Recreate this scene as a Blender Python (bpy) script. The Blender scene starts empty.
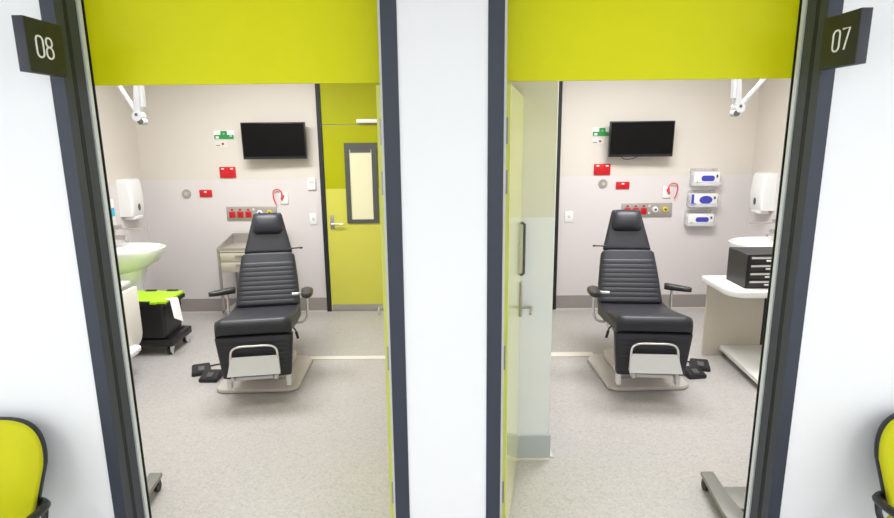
import bpy, bmesh, math, random
from mathutils import Vector, Matrix
random.seed(7)
PI = math.pi
scene = bpy.context.scene
COL = scene.collection

# ------------------------------------------------------------------ camera
M = [[1.0, -0.0093, -0.0040], [0.0020, -0.2102, 0.9777], [-0.0099, -0.9776, -0.2102]]
rx = Vector((M[0][0], M[1][0], M[2][0])).normalized()
fw = Vector((M[0][2], M[1][2], M[2][2])).normalized()
rx = (rx - fw * rx.dot(fw)).normalized()
up = rx.cross(fw)
cam_data = bpy.data.cameras.new('camera')
cam_data.sensor_width = 36.0
cam_data.lens = 582 / 894 * 36.0
cam = bpy.data.objects.new('camera', cam_data)
COL.objects.link(cam)
m = Matrix.Identity(4)
for i in range(3):
    m[i][0] = rx[i]; m[i][1] = up[i]; m[i][2] = -fw[i]
m.translation = (0, 0, 1.94)
cam.matrix_world = m
scene.camera = cam

# ------------------------------------------------------------------ world, lights, exposure
w = bpy.data.worlds.new('world'); scene.world = w; w.use_nodes = True
w.node_tree.nodes['Background'].inputs[0].default_value = (0.95, 0.97, 1.0, 1)
w.node_tree.nodes['Background'].inputs[1].default_value = 2.0
scene.view_settings.view_transform = 'Standard'
scene.view_settings.look = 'None'
scene.view_settings.exposure = 0.0
scene.view_settings.gamma = 1.0
scene.view_settings.use_curve_mapping = False
scene.render.film_transparent = False
CEIL = 2.75
# (x, y, size x, size y, watts, colour): light of the ceiling panels
RC, CC = (.965, .975, 1.0), (.95, .975, 1.0)
LIGHTS = [(-1.75, 3.15, 1.2, 0.6, 21, RC), (-1.75, 4.75, 1.2, 0.6, 62, RC),
          (1.75, 3.15, 1.2, 0.6, 21, RC), (1.75, 4.75, 1.2, 0.6, 62, RC),
          (-2.3, -0.5, 1.2, 0.6, 21, CC), (0.0, -0.5, 1.2, 0.6, 21, CC), (2.3, -0.5, 1.2, 0.6, 21, CC)]
for i, (x, y, sx, sy, p, c) in enumerate(LIGHTS):
    ld = bpy.data.lights.new('ceiling_panel_light', 'AREA')
    ld.shape = 'RECTANGLE'; ld.size = sx; ld.size_y = sy; ld.energy = p; ld.color = c
    lo = bpy.data.objects.new('ceiling_panel_light', ld); COL.objects.link(lo)
    lo.location = (x, y, CEIL - 0.03)

# ------------------------------------------------------------------ materials
def lin(c):
    return tuple((v / 255 / 12.92) if v / 255 <= 0.04045 else ((v / 255 + 0.055) / 1.055) ** 2.4 for v in c)
def mat(name, rgb, rough=0.5, metal=0.0, noise=0.0, scale=40, bump=0.0, coat=0.0, spec=0.5, emit=0, alpha=1.0, trans=0.0):
    mt = bpy.data.materials.new(name); mt.use_nodes = True
    nt = mt.node_tree; b = nt.nodes['Principled BSDF']
    c = lin(rgb) + (1,)
    b.inputs['Base Color'].default_value = c
    b.inputs['Roughness'].default_value = rough
    b.inputs['Metallic'].default_value = metal
    b.inputs['Specular IOR Level'].default_value = spec
    b.inputs['Coat Weight'].default_value = coat; b.inputs['Coat Roughness'].default_value = .16
    b.inputs['Alpha'].default_value = alpha
    b.inputs['Transmission Weight'].default_value = trans
    if emit:
        b.inputs['Emission Color'].default_value = c
        b.inputs['Emission Strength'].default_value = emit
    tc = nt.nodes.new('ShaderNodeTexCoord')
    nz = nt.nodes.new('ShaderNodeTexNoise'); nz.inputs['Scale'].default_value = scale; nz.inputs['Detail'].default_value = 3
    nt.links.new(tc.outputs['Object'], nz.inputs['Vector'])
    if noise:
        mx = nt.nodes.new('ShaderNodeMix'); mx.data_type = 'RGBA'
        mx.inputs[6].default_value = tuple(v * (1 - noise) for v in c[:3]) + (1,)
        mx.inputs[7].default_value = tuple(min(1, v * (1 + noise)) for v in c[:3]) + (1,)
        nt.links.new(nz.outputs['Fac'], mx.inputs[0]); nt.links.new(mx.outputs[2], b.inputs['Base Color'])
    if bump:
        bp = nt.nodes.new('ShaderNodeBump'); bp.inputs['Strength'].default_value = bump; bp.inputs['Distance'].default_value = 0.001
        nt.links.new(nz.outputs['Fac'], bp.inputs['Height']); nt.links.new(bp.outputs['Normal'], b.inputs['Normal'])
    return mt
def twotone(name, low, high, zc, rough_lo=0.35, rough_hi=0.6, spec=0.5):
    """a sheet below height zc, another above it (object z = world z on these)"""
    mt = mat(name, low, rough_lo, spec=spec); nt = mt.node_tree; b = nt.nodes['Principled BSDF']
    tc = nt.nodes.new('ShaderNodeTexCoord'); sp = nt.nodes.new('ShaderNodeSeparateXYZ')
    nt.links.new(tc.outputs['Object'], sp.inputs[0])
    gt = nt.nodes.new('ShaderNodeMath'); gt.operation = 'GREATER_THAN'; gt.inputs[1].default_value = zc
    nt.links.new(sp.outputs['Z'], gt.inputs[0])
    mx = nt.nodes.new('ShaderNodeMix'); mx.data_type = 'RGBA'
    mx.inputs[6].default_value = lin(low) + (1,); mx.inputs[7].default_value = lin(high) + (1,)
    nt.links.new(gt.outputs[0], mx.inputs[0]); nt.links.new(mx.outputs[2], b.inputs['Base Color'])
    mr = nt.nodes.new('ShaderNodeMapRange'); mr.inputs[3].default_value = rough_lo; mr.inputs[4].default_value = rough_hi
    nt.links.new(gt.outputs[0], mr.inputs[0]); nt.links.new(mr.outputs[0], b.inputs['Roughness'])
    return mt
def floor_mat():
    mt = mat('speckled vinyl', (196, 188, 180), 0.42); nt = mt.node_tree; b = nt.nodes['Principled BSDF']
    tc = nt.nodes.new('ShaderNodeTexCoord')
    vo = nt.nodes.new('ShaderNodeTexVoronoi'); vo.inputs['Scale'].default_value = 95
    nt.links.new(tc.outputs['Object'], vo.inputs['Vector'])
    cr = nt.nodes.new('ShaderNodeValToRGB'); e = cr.color_ramp.elements
    e[0].position = 0.0; e[0].color = lin((167, 163, 160)) + (1,)
    e[1].position = 1.0; e[1].color = lin((187, 184, 181)) + (1,)
    k = e.new(0.25); k.color = lin((177, 173, 170)) + (1,)
    k = e.new(0.75); k.color = lin((182, 178, 175)) + (1,)
    sx = nt.nodes.new('ShaderNodeSeparateColor'); nt.links.new(vo.outputs['Color'], sx.inputs[0])
    nt.links.new(sx.outputs[0], cr.inputs[0]); nt.links.new(cr.outputs[0], b.inputs['Base Color'])
    return mt
MT = dict(
    floor=floor_mat(),
    corr=mat('corridor white paint', (240, 242, 244), 0.55, noise=.01, scale=8, bump=.1),
    room=twotone('room wall sheet and paint', (215, 209, 208), (212, 205, 195), 1.48),
    nib=twotone('nib sheet and paint tinted for corridor light', (234, 237, 245), (226, 225, 218), 1.48),  # real dado split; paler, cooler tones than the rooms are painted-in corridor light
    nskirt_lit=mat('skirting tinted for corridor light', (182, 189, 194), .4, noise=.03),  # same skirting as the rooms, corridor light put into its paler colour
    ceil=mat('ceiling white', (240, 240, 238), 0.8, noise=.02, scale=60),
    skirt=mat('coved vinyl skirting', (150, 143, 139), 0.45, noise=.04, scale=50),
    weld=mat('pale weld line', (214, 205, 196), 0.5, noise=.02),
    strip=mat('cream floor strip', (226, 219, 208), 0.45, noise=.02, scale=20),
    frame=mat('navy grey powder coat', (50, 56, 70), 0.5, noise=.03, scale=120),
    groove=mat('black rubber', (22, 23, 26), 0.6, noise=.05),
    alum=mat('brushed aluminium strip', (214, 220, 226), 0.35, metal=0.1, noise=.05, scale=90),
    seal=mat('pale door seal', (225, 226, 222), 0.5, noise=.02),
    green=mat('lime green laminate', (222, 222, 0), 0.45, noise=.015, scale=5, spec=.25),
    leafg=mat('lime green door leaf', (218, 224, 100), 0.22, noise=.015, scale=5, spec=.8, coat=1.0),
    backg=twotone('lime green two tone door sheet', (205, 202, 84), (168, 170, 0), 1.373, .5, .5, .2),
    steel=mat('satin stainless steel', (176, 173, 168), 0.32, metal=0.6, noise=.05, scale=60),
    chrome=mat('bright tube', (218, 217, 214), 0.22, metal=.55, noise=.02),
    lip=mat('pale lime door edge', (226, 232, 120), 0.3, noise=.01),
    white=mat('white plastic', (232, 232, 230), 0.35, noise=.01),
    ceramic=mat('white ceramic', (242, 243, 240), 0.12, noise=.005, coat=.4),
    lampw=mat('light grey lamp enamel', (196, 197, 202), 0.4, noise=.02),
    panelw=mat('pale cream board', (228, 224, 216), 0.4, noise=.015, scale=12),
    offw=mat('cream laminate', (206, 199, 184), 0.4, noise=.015, scale=12),
    blackp=mat('black plastic', (28, 28, 30), 0.42, noise=.06),
    screen=mat('black television glass', (10, 10, 11), 0.3, noise=.02, spec=.15),
    card=mat('pale wall label', (218, 213, 208), 0.6, noise=.02),
    uphol=mat('charcoal vinyl upholstery', (42, 43, 49), 0.42, noise=.05, scale=200, bump=.25, spec=.38),
    armp=mat('black arm pad', (42, 42, 40), 0.36, noise=.05, scale=90),
    baseb=mat('beige grey base shell', (203, 196, 190), 0.35, noise=.015),
    foot=mat('light grey foot plate', (196, 196, 196), 0.4, noise=.02),
    red=mat('red socket plastic', (196, 14, 26), 0.35, noise=.02),
    dred=mat('dark red socket insert', (150, 12, 20), 0.4, noise=.02),
    pink=mat('red rubber cord', (214, 60, 72), 0.4, noise=.02),
    yellow=mat('yellow gas outlet', (222, 192, 50), 0.4, noise=.02),
    sgreen=mat('safety sign green', (28, 140, 62), 0.5, noise=.02),
    blue=mat('violet blue print', (62, 68, 176), 0.5, noise=.03),
    cyan=mat('cyan label', (70, 178, 214), 0.5, noise=.02),
    dark=mat('dark grey recess', (84, 84, 84), 0.5, noise=.04),
    pane=mat('frosted cream pane with painted backlight', (226, 222, 184), 0.4, noise=.02, emit=.05),  # cream tint and faint glow stand in for the lit space behind
    wframe=mat('dark grey vision panel frame', (76, 78, 74), 0.45, noise=.03),
    signm=mat('dark olive sign plate', (34, 37, 26), 0.6, noise=.03, scale=120),
    signe=mat('navy sign edge', (50, 53, 62), 0.5, noise=.03, scale=120),
    digit=mat('white sign lettering', (240, 240, 232), 0.5, noise=.01),
    lime=mat('bright lime lid', (176, 226, 22), 0.38, noise=.02),
    paper=mat('white paper', (232, 231, 229), 0.7, noise=.02),
    acrylic=mat('frosted acrylic', (235, 235, 238), 0.25, noise=.01, alpha=.3),
    chairy=mat('yellow green chair fabric', (198, 197, 0), 0.8, noise=.05, scale=400, bump=.3),
    stand=mat('grey painted steel base', (128, 127, 122), 0.38, noise=.03),
    tray=mat('warm steel drawer front', (205, 196, 182), 0.35, metal=.35, noise=.05, scale=30),
    glow=mat('lit diffuser', (255, 252, 246), 0.5, emit=3.0),
)

# ------------------------------------------------------------------ mesh helpers
def V(*a): return Vector(a)
def xf(bm, verts, mtx):
    bmesh.ops.transform(bm, matrix=mtx, verts=verts)
def box(bm, x0, x1, y0, y1, z0, z1, bev=0.0, seg=2, mtx=None):
    r = bmesh.ops.create_cube(bm, size=1.0); vs = r['verts']
    bmesh.ops.scale(bm, vec=(abs(x1 - x0), abs(y1 - y0), abs(z1 - z0)), verts=vs)
    bmesh.ops.translate(bm, vec=((x0 + x1) / 2, (y0 + y1) / 2, (z0 + z1) / 2), verts=vs)
    if bev > 0:
        es = list({e for v in vs for e in v.link_edges})
        g = bmesh.ops.bevel(bm, geom=es, offset=bev, segments=seg, affect='EDGES', profile=0.5)
        vs = list({v for f in g['faces'] for v in f.verts} | {v for v in vs if v.is_valid})
    if mtx is not None: xf(bm, vs, mtx)
    return vs
def cyl(bm, p0, p1, r, r2=None, seg=20, caps=True):
    p0, p1 = Vector(p0), Vector(p1); d = p1 - p0
    q = d.to_track_quat('Z', 'Y').to_matrix().to_4x4()
    q.translation = (p0 + p1) / 2
    r_ = bmesh.ops.create_cone(bm, cap_ends=caps, segments=seg, radius1=r, radius2=r if r2 is None else r2, depth=d.length)
    xf(bm, r_['verts'], q)
    return r_['verts']
def rings(bm, rs, closed=False, caps=True):
    vr = [[bm.verts.new(p) for p in r] for r in rs]
    n = len(vr[0]); k = len(vr)
    for i in range(k if closed else k - 1):
        a, b = vr[i], vr[(i + 1) % k]
        for j in range(n):
            bm.faces.new((a[j], a[(j + 1) % n], b[(j + 1) % n], b[j]))
    if caps and not closed:
        bm.faces.new(vr[0][::-1]); bm.faces.new(vr[-1])
def smooth_path(pts, sub=6):
    pts = [Vector(p) for p in pts]; out = []
    for i in range(len(pts) - 1):
        p0 = pts[max(0, i - 1)]; p1 = pts[i]; p2 = pts[i + 1]; p3 = pts[min(len(pts) - 1, i + 2)]
        for k in range(sub):
            t = k / sub
            out.append(0.5 * ((2 * p1) + (p2 - p0) * t + (2 * p0 - 5 * p1 + 4 * p2 - p3) * t * t + (3 * p1 - p0 - 3 * p2 + p3) * t ** 3))
    out.append(pts[-1]); return out
def tube(bm, pts, r, seg=10, smooth=True, closed=False, flat=1.0):
    P = smooth_path(pts) if smooth else [Vector(p) for p in pts]
    rs = []; n = len(P); nrm = None
    for i in range(n):
        if closed: t = (P[(i + 1) % n] - P[i - 1]).normalized()
        else: t = (P[min(n - 1, i + 1)] - P[max(0, i - 1)]).normalized()
        if nrm is None:
            nrm = t.orthogonal().normalized()
        nrm = (nrm - t * nrm.dot(t)).normalized()
        b = t.cross(nrm)
        rs.append([P[i] + (nrm * math.cos(a) + b * math.sin(a) * flat) * r for a in [2 * PI * k / seg for k in range(seg)]])
    rings(bm, rs, closed=closed)
def prism(bm, pts, z0, z1, bev=0, mtx=None):
    """outline in xy extruded in z"""
    vs = [bm.verts.new((x, y, z0)) for x, y in pts]
    f = bm.faces.new(vs)
    e = bmesh.ops.extrude_face_region(bm, geom=[f])
    nv = [g for g in e['geom'] if isinstance(g, bmesh.types.BMVert)]
    bmesh.ops.translate(bm, vec=(0, 0, z1 - z0), verts=nv)
    allv = vs + nv
    if bev:
        es = [ed for ed in {e for v in allv for e in v.link_edges} if abs(ed.verts[0].co.z - ed.verts[1].co.z) < 1e-6]
        g = bmesh.ops.bevel(bm, geom=es, offset=bev, segments=2, affect='EDGES', profile=0.5)
        allv = list({v for f in g['faces'] for v in f.verts} | {v for v in allv if v.is_valid})
    if mtx is not None: xf(bm, allv, mtx)
    return allv
def rrect(x0, x1, y0, y1, r, n=5):
    """rounded rectangle; r may be a number or (ll, lr, ur, ul)"""
    if not isinstance(r, tuple): r = (r,) * 4
    out = []
    for (cx, cy, a0, q) in ((x0, y0, PI, r[0]), (x1, y0, 1.5 * PI, r[1]), (x1, y1, 0, r[2]), (x0, y1, .5 * PI, r[3])):
        ox = cx + (q if cx == x0 else -q); oy = cy + (q if cy == y0 else -q)
        if q <= 1e-6: out.append((cx, cy)); continue
        for k in range(n + 1):
            a = a0 + .5 * PI * k / n
            out.append((ox + q * math.cos(a), oy + q * math.sin(a)))
    return out
def ellips(bm, c, r, seg=20, mtx=None):
    q = bmesh.ops.create_uvsphere(bm, u_segments=seg, v_segments=seg // 2, radius=1.0)
    bmesh.ops.scale(bm, vec=r, verts=q['verts']); bmesh.ops.translate(bm, vec=c, verts=q['verts'])
    if mtx is not None: xf(bm, q['verts'], mtx)
def obj(name, bm, m_, parent=None, smooth=True, angle=38):
    bmesh.ops.recalc_face_normals(bm, faces=bm.faces[:])
    me = bpy.data.meshes.new(name); bm.to_mesh(me); bm.free()
    if smooth:
        me.shade_smooth()
        try: me.set_sharp_from_angle(angle=math.radians(angle))
        except Exception: pass
    me.materials.append(MT[m_])
    o = bpy.data.objects.new(name, me); COL.objects.link(o)
    if parent is not None: o.parent = parent
    return o
def B(): return bmesh.new()
def one(name, m_, parent, fn, *a, **k):
    bm = B(); fn(bm, *a, **k); return obj(name, bm, m_, parent)
def thing(name, label, cat, loc=(0, 0, 0), rz=0.0, group=None):
    o = bpy.data.objects.new(name, None); COL.objects.link(o); o.empty_display_size = .1
    o.location = loc; o.rotation_euler = (0, 0, rz)
    o['label'] = label; o['category'] = cat
    if group: o['group'] = group
    return o
def tag(o, label, cat, group=None):
    o['label'] = label; o['category'] = cat
    if group: o['group'] = group
    return o
def struct(o): o['kind'] = 'structure'; return o
def dup(root, label, loc=None, rz=None):
    r = root.copy(); COL.objects.link(r); r['label'] = label
    if loc is not None: r.location = loc
    if rz is not None: r.rotation_euler = (0, 0, rz)
    for ch in list(root.children):
        c = ch.copy(); COL.objects.link(c); c.parent = r
        for g in list(ch.children):
            d = g.copy(); COL.objects.link(d); d.parent = c
    return r

# ------------------------------------------------------------------ room shell
YF, YR, YB = 2.20, 2.38, 6.30          # corridor face, room face of front wall, back wall
XL, XR = -3.30, 3.25
bm = B(); box(bm, -4.2, 4.2, -1.6, 6.5, -0.06, 0); struct(obj('floor', bm, 'floor'))
bm = B(); box(bm, -4.2, 4.2, -1.6, 6.5, CEIL, CEIL + .08); struct(obj('ceiling', bm, 'ceil'))
# corridor wall with the two full height openings
L0, L1, R0, R1 = -1.435, -0.183, 0.150, 1.392
bm = B()
box(bm, -4.2, L0, YF, YR - .01, 0, CEIL); box(bm, L1, R0, YF, YR - .01, 0, CEIL); box(bm, R1, 4.2, YF, YR - .01, 0, CEIL)
struct(obj('wall_front', bm, 'corr'))
bm = B(); box(bm, -4.2, L0 - .02, YR - .01, YR + .01, 0, CEIL); box(bm, -.26, .225, YR - .01, YR + .01, 0, CEIL); box(bm, R1 + .02, 4.2, YR - .01, YR + .01, 0, CEIL)
struct(obj('wall_inner', bm, 'room'))
bm = B(); box(bm, -4.2, 4.2, YB, YB + .2, 0, CEIL); struct(obj('wall_back', bm, 'room'))
bm = B(); box(bm, XL - .15, XL, YR + .01, YB, 0, CEIL); struct(obj('wall_left', bm, 'room'))
bm = B(); box(bm, XR, XR + .15, YR + .01, YB, 0, CEIL); struct(obj('wall_right', bm, 'room'))
bm = B(); box(bm, -.09, .09, YR + .01, YB, 0, CEIL); struct(obj('wall_middle', bm, 'room'))
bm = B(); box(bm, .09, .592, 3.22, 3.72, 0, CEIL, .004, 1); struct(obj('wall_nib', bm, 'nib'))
bm = B(); box(bm, -4.2, 4.2, -1.75, -1.6, 0, CEIL); struct(obj('wall_corridor', bm, 'corr'))
# skirtings: coved vinyl turned up the wall with a pale weld at the floor
def skirting(name, segs, m_='skirt'):
    bm = B()
    for s in segs: box(bm, *s, 0.006, .156, .003, 1)
    o = struct(obj(name, bm, m_))
    bm = B()
    for (x0, x1, y0, y1) in segs:
        g = .018
        box(bm, x0 - (g if x1 - x0 < .05 else 0), x1 + (g if x1 - x0 < .05 else 0), y0 - (g if y1 - y0 < .05 else 0), y1 + (g if y1 - y0 < .05 else 0), 0, .008)
    obj('weld_line', bm, 'weld', o)
skirting('baseboard_back', [(XL, -1.378, YB - .012, YB), (1.190, XR, YB - .012, YB)])
skirting('baseboard_left', [(XL, XL + .012, YR + .03, YB - .03)])
skirting('baseboard_right', [(XR - .012, XR, YR + .03, YB - .03)])
skirting('baseboard_middle', [(-.102, -.09, YR + .03, YB - .02), (.09, .102, YR + .03, 3.20)])
skirting('baseboard_nib', [(.12, .594, 3.208, 3.22), (.592, .604, 3.22, 3.72)], 'nskirt_lit')

# ------------------------------------------------------------------ ceiling lights (fittings)
def ceiling_light(x, y, label):
    t = thing('ceiling_light', label, 'ceiling light', (x, y, CEIL), group=None)
    bm = B()
    for a in ((-.62, .62, -.32, -.30), (-.62, .62, .30, .32), (-.62, -.60, -.30, .30), (.60, .62, -.30, .30)): box(bm, *a, -.02, 0)
    obj('trim_frame', bm, 'white', t)
    one('diffuser', 'glow', t, box, -.6, .6, -.3, .3, -.012, -.004)
for (x, y, *_), lb in zip(LIGHTS, ['square lit ceiling panel near the door of the left room', 'lit ceiling panel above the chair in the left room', 'lit ceiling panel near the door of the right room',
        'lit ceiling panel above the chair in the right room', 'left lit ceiling panel in the corridor, facing the left doorway', 'corridor ceiling panel before the pier between the doors', 'right lit ceiling panel in the corridor, beyond the right doorway']):
    ceiling_light(x, y, lb)

# ------------------------------------------------------------------ corridor doorways
def hinge(bm, x0, x1, y, z0, z1):
    box(bm, x0, x1, y - .003, y + .001, z0, z1)
def doorway(n, s, xo, xi, ang):
    """s=-1 left, +1 right; xo outer frame face edge, xi pier side face edge"""
    t = bpy.data.objects.new('door_%d' % n, None); COL.objects.link(t); struct(t)
    t.location = ((xo + xi) / 2, YF, 0); ox = t.location.x
    X = lambda v: v - ox
    Y = lambda v: v - YF
    # outer jamb: face, groove, rebate, back return
    xr = xo - s * .047                   # reveal plane
    bm = B()
    pr = [(xo + s * .004, -.006), (xr, -.006), (xr, .045), (xr + s * .010, .047), (xr + s * .010, .062), (xr - s * .003, .064), (xr - s * .003, .119), (xr + s * .006, .120), (xr + s * .006, .19), (xo + s * .004, .19)]
    prism(bm, [(X(a), b) for a, b in pr], 0, CEIL - .002)
    # pier jamb
    pi_ = xi + s * .055
    box(bm, X(xi - s * .004), X(pi_), -.006, .19, 0, CEIL - .002, .002, 1)
    obj('frame', bm, 'frame', t, smooth=False)
    bm = B(); box(bm, X(xr - s * .001), X(xr + s * .012), .046, .063, 0, CEIL - .004)
    box(bm, X(xr - s * .006), X(xr + s * .006), .163, .168, 0, CEIL - .004); obj('rubber_seal', bm, 'groove', t, smooth=False)
    bm = B(); box(bm, X(xr - s * .006), X(xr + s * .004), .127, .150, 0, CEIL - .004); obj('metal_strip', bm, 'alum', t, smooth=False)
    bm = B(); box(bm, X(pi_ + s * .000), X(pi_ + s * .012), .03, .05, 0, CEIL - .004); obj('pale_strip', bm, 'seal', t, smooth=False)
    one('header_panel', 'green', t, box, X(min(pi_, xr)), X(max(pi_, xr)), .169, .189, 2.139, CEIL - .003)
    # leaf, hinged on the pier side, standing open into the room
    hx = pi_ + s * .006
    L = .86; th = .040
    a = ang
    mt_ = Matrix.Translation((X(hx), .193, 0)) @ Matrix.Rotation(-s * a, 4, 'Z')
    def lb(bm, u0, u1, v0, v1, z0, z1, bev=0):      # u across thickness away from pier, v along leaf
        box(bm, s * u0, s * u1, v0, v1, z0, z1, bev, 1, mtx=mt_)
    bm = B(); lb(bm, 0, th, 0, L, .008, 2.132, .0015)
    leaf = obj('door_leaf', bm, 'leafg', t, smooth=False)
    bm = B(); lb(bm, .001, th - .001, -.0018, .0, .010, 2.130); obj('edge_lipping', bm, 'lip', leaf, smooth=False)
    for zc, hh in ((1.95, .052), (1.745, .048), (.985, .055), (.33, .055)):
        bm = B(); lb(bm, .003, .030, -.0025, .001, zc - hh, zc + hh)
        obj('hinge', bm, 'steel', leaf, smooth=False)
    # furniture on the face that looks into the doorway
    bm = B(); lb(bm, th, th + .012, L - .075, L - .035, .92, 1.12, .003); obj('lock_plate', bm, 'steel', leaf)
    bm = B()
    P = lambda u, v, z: mt_ @ Vector((s * u, v, z))
    tube(bm, [P(th + .01, L - .055, .975), P(th + .055, L - .055, .975), P(th + .066, L - .07, .975), P(th + .064, L - .17, .972)], .009)
    obj('lever_handle', bm, 'steel', leaf)
    bm = B(); tube(bm, [P(th, L - .03, 1.155), P(th + .015, L - .03, 1.165), P(th + .017, L - .03, 1.19), P(th + .017, L - .03, 1.42), P(th + .015, L - .03, 1.445), P(th, L - .03, 1.455)], .007)
    obj('pull_handle', bm, 'dark', leaf)
    return t
doorway(1, -1, L0, L1, math.radians(3.6))
doorway(2, 1, R1, R0, math.radians(10.6))

# back doors
def back_door(n, xpost, s):
    """s=+1: leaf runs to +x of the post"""
    t = bpy.data.objects.new('door_%d' % n, None); COL.objects.link(t); struct(t); t.location = (xpost, YB, 0)
    bm = B()
    box(bm, 0, s * .045, -.03, 0, 0, CEIL - .003); box(bm, s * .965, s * 1.01, -.03, 0, 0, CEIL - .003)
    obj('frame', bm, 'groove', t, smooth=False)
    one('over_panel', 'backg', t, box, s * .046, s * .964, -.014, -.001, 2.052, CEIL - .003)
    leaf = one('door_leaf', 'backg', t, box, s * .049, s * .961, -.014, -.001, .012, 2.044)
    one('kick_plate', 'steel', leaf, box, s * .06, s * .955, -.017, -.014, .014, .078)
    bm = B()
    for q in ((.272, .618, 1.79, 1.856), (.272, .618, .998, 1.04), (.272, .322, 1.04, 1.79), (.560, .618, 1.04, 1.79)):
        box(bm, s * q[0], s * q[1], -.030, -.014, q[2], q[3])
    wf = obj('vision_panel', bm, 'wframe', leaf, smooth=False)
    if n == 3:
        one('glass_pane', 'pane', leaf, box, s * .322, s * .56, -.019, -.014, 1.04, 1.79)
    one('pane_blind', 'dark', leaf, box, s * .335, s * .55, -.026, -.019, 1.755, 1.79)
    one('lock_plate', 'steel', leaf, box, s * .085, s * .125, -.024, -.014, .935, 1.09, .003)
    bm = B(); tube(bm, [(s * .105, -.02, 1.0), (s * .105, -.065, 1.0), (s * .12, -.07, 1.0), (s * .235, -.066, .995)], .010); obj('lever_handle', bm, 'chrome', leaf)
    bm = B(); box(bm, s * .42, s * .70, -.075, -.014, 2.06, 2.10, .006); obj('door_closer', bm, 'white', t)
back_door(3, -1.377, 1)
back_door(4, 1.190, -1)

# cream cable cover strips across the floor
bm = B(); box(bm, -1.25, -.105, 4.84, 4.91, 0, .006, .002, 1); struct(obj('trim_1', bm, 'strip'))
bm = B(); box(bm, .105, 1.28, 4.86, 4.96, 0, .006, .002, 1); struct(obj('trim_2', bm, 'strip'))

# ------------------------------------------------------------------ room number signs
def digit_strokes(ch):
    def rr(x0, x1, z0, z1, r): return [(a, b) for a, b in rrect(x0, x1, z0, z1, r, 6)], True
    if ch == '0': return [rr(0, .034, 0, .068, .015)]
    if ch == '8': return [rr(.002, .032, .037, .068, .0145), rr(0, .034, 0, .037, .016)]
    if ch == '7': return [([(0, .068), (.034, .068), (.013, 0)], False)]
def room_sign(label, digits, x0, x1, y0, y1, z0, z1, face):
    t = thing('room_sign', label, 'sign', ((x0 + x1) / 2, y1, z0), group=None)
    xc = (x0 + x1) / 2; hw = (x1 - x0) / 2
    one('sign_plate', 'signm', t, box, -hw, hw, y0 - y1 + .004, 0, 0, z1 - z0, .001)
    one('edge_cap', 'signe', t, box, -hw, hw, y0 - y1, y0 - y1 + .004, 0, z1 - z0, .001)
    for i, ch in enumerate(digits):
        bm = B()
        for pts, closed in digit_strokes(ch):
            # reading direction: left face (+x) runs with +y, right face (-x) runs with -y
            off = .046 + i * .048
            P = []
            for a, b in pts:
                yy = (y0 - y1) + off + a if face > 0 else -(.066 + i * .048 + a)
                P.append((face * (hw + .0008), yy, .052 + b))
            tube(bm, P, .0033, seg=8, smooth=False, closed=closed)
        obj('digit', bm, 'digit', t)
    return t
room_sign('dark blade sign reading 08 beside the left door frame', '08', -1.408, -1.372, 2.0, 2.193, 2.155, 2.329, 1)
room_sign('dark blade sign reading 07 beside the right door frame', '07', 1.334, 1.370, 2.0, 2.193, 2.152, 2.324, -1)

# ------------------------------------------------------------------ treatment chairs
def cushion(bm, length, wfun, tfun, n=40, rib=None, mtx=None, pw=4.0, seg=40):
    """local: x across, length along z, front face toward -y; wfun/tfun give half width / thickness by v in 0..1"""
    rs = []
    for i in range(n + 1):
        v = i / n
        e = .5 - .5 * math.cos(PI * v) if rib is None else v
        z = e * length
        end = min(1.0, min(e, 1 - e) * length / .022)
        k = math.sqrt(max(0.0, 1 - (1 - end) ** 2)) * .55 + .45 if end < 1 else 1
        hw = wfun(e) - (1 - k) * .02; th = tfun(e) * k
        r = []
        for j in range(seg):
            a = 2 * PI * j / seg
            c, s_ = math.cos(a), math.sin(a)
            x = hw * math.copysign(abs(c) ** (2 / pw), c)
            y = th / 2 * math.copysign(abs(s_) ** (2 / pw), s_)
            if rib and y < 0:
                y -= rib(e) * min(1, (1 - abs(x) / hw) * 6)
            p = Vector((x, y, z))
            r.append(mtx @ p if mtx is not None else p)
        rs.append(r)
    rings(bm, rs)
def ribs(v0, v1, n, amp):
    def f(v):
        if v < v0 or v > v1: return 0.0
        return amp * (abs(math.sin(PI * n * (v - v0) / (v1 - v0))) ** .38)
    return f
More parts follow.
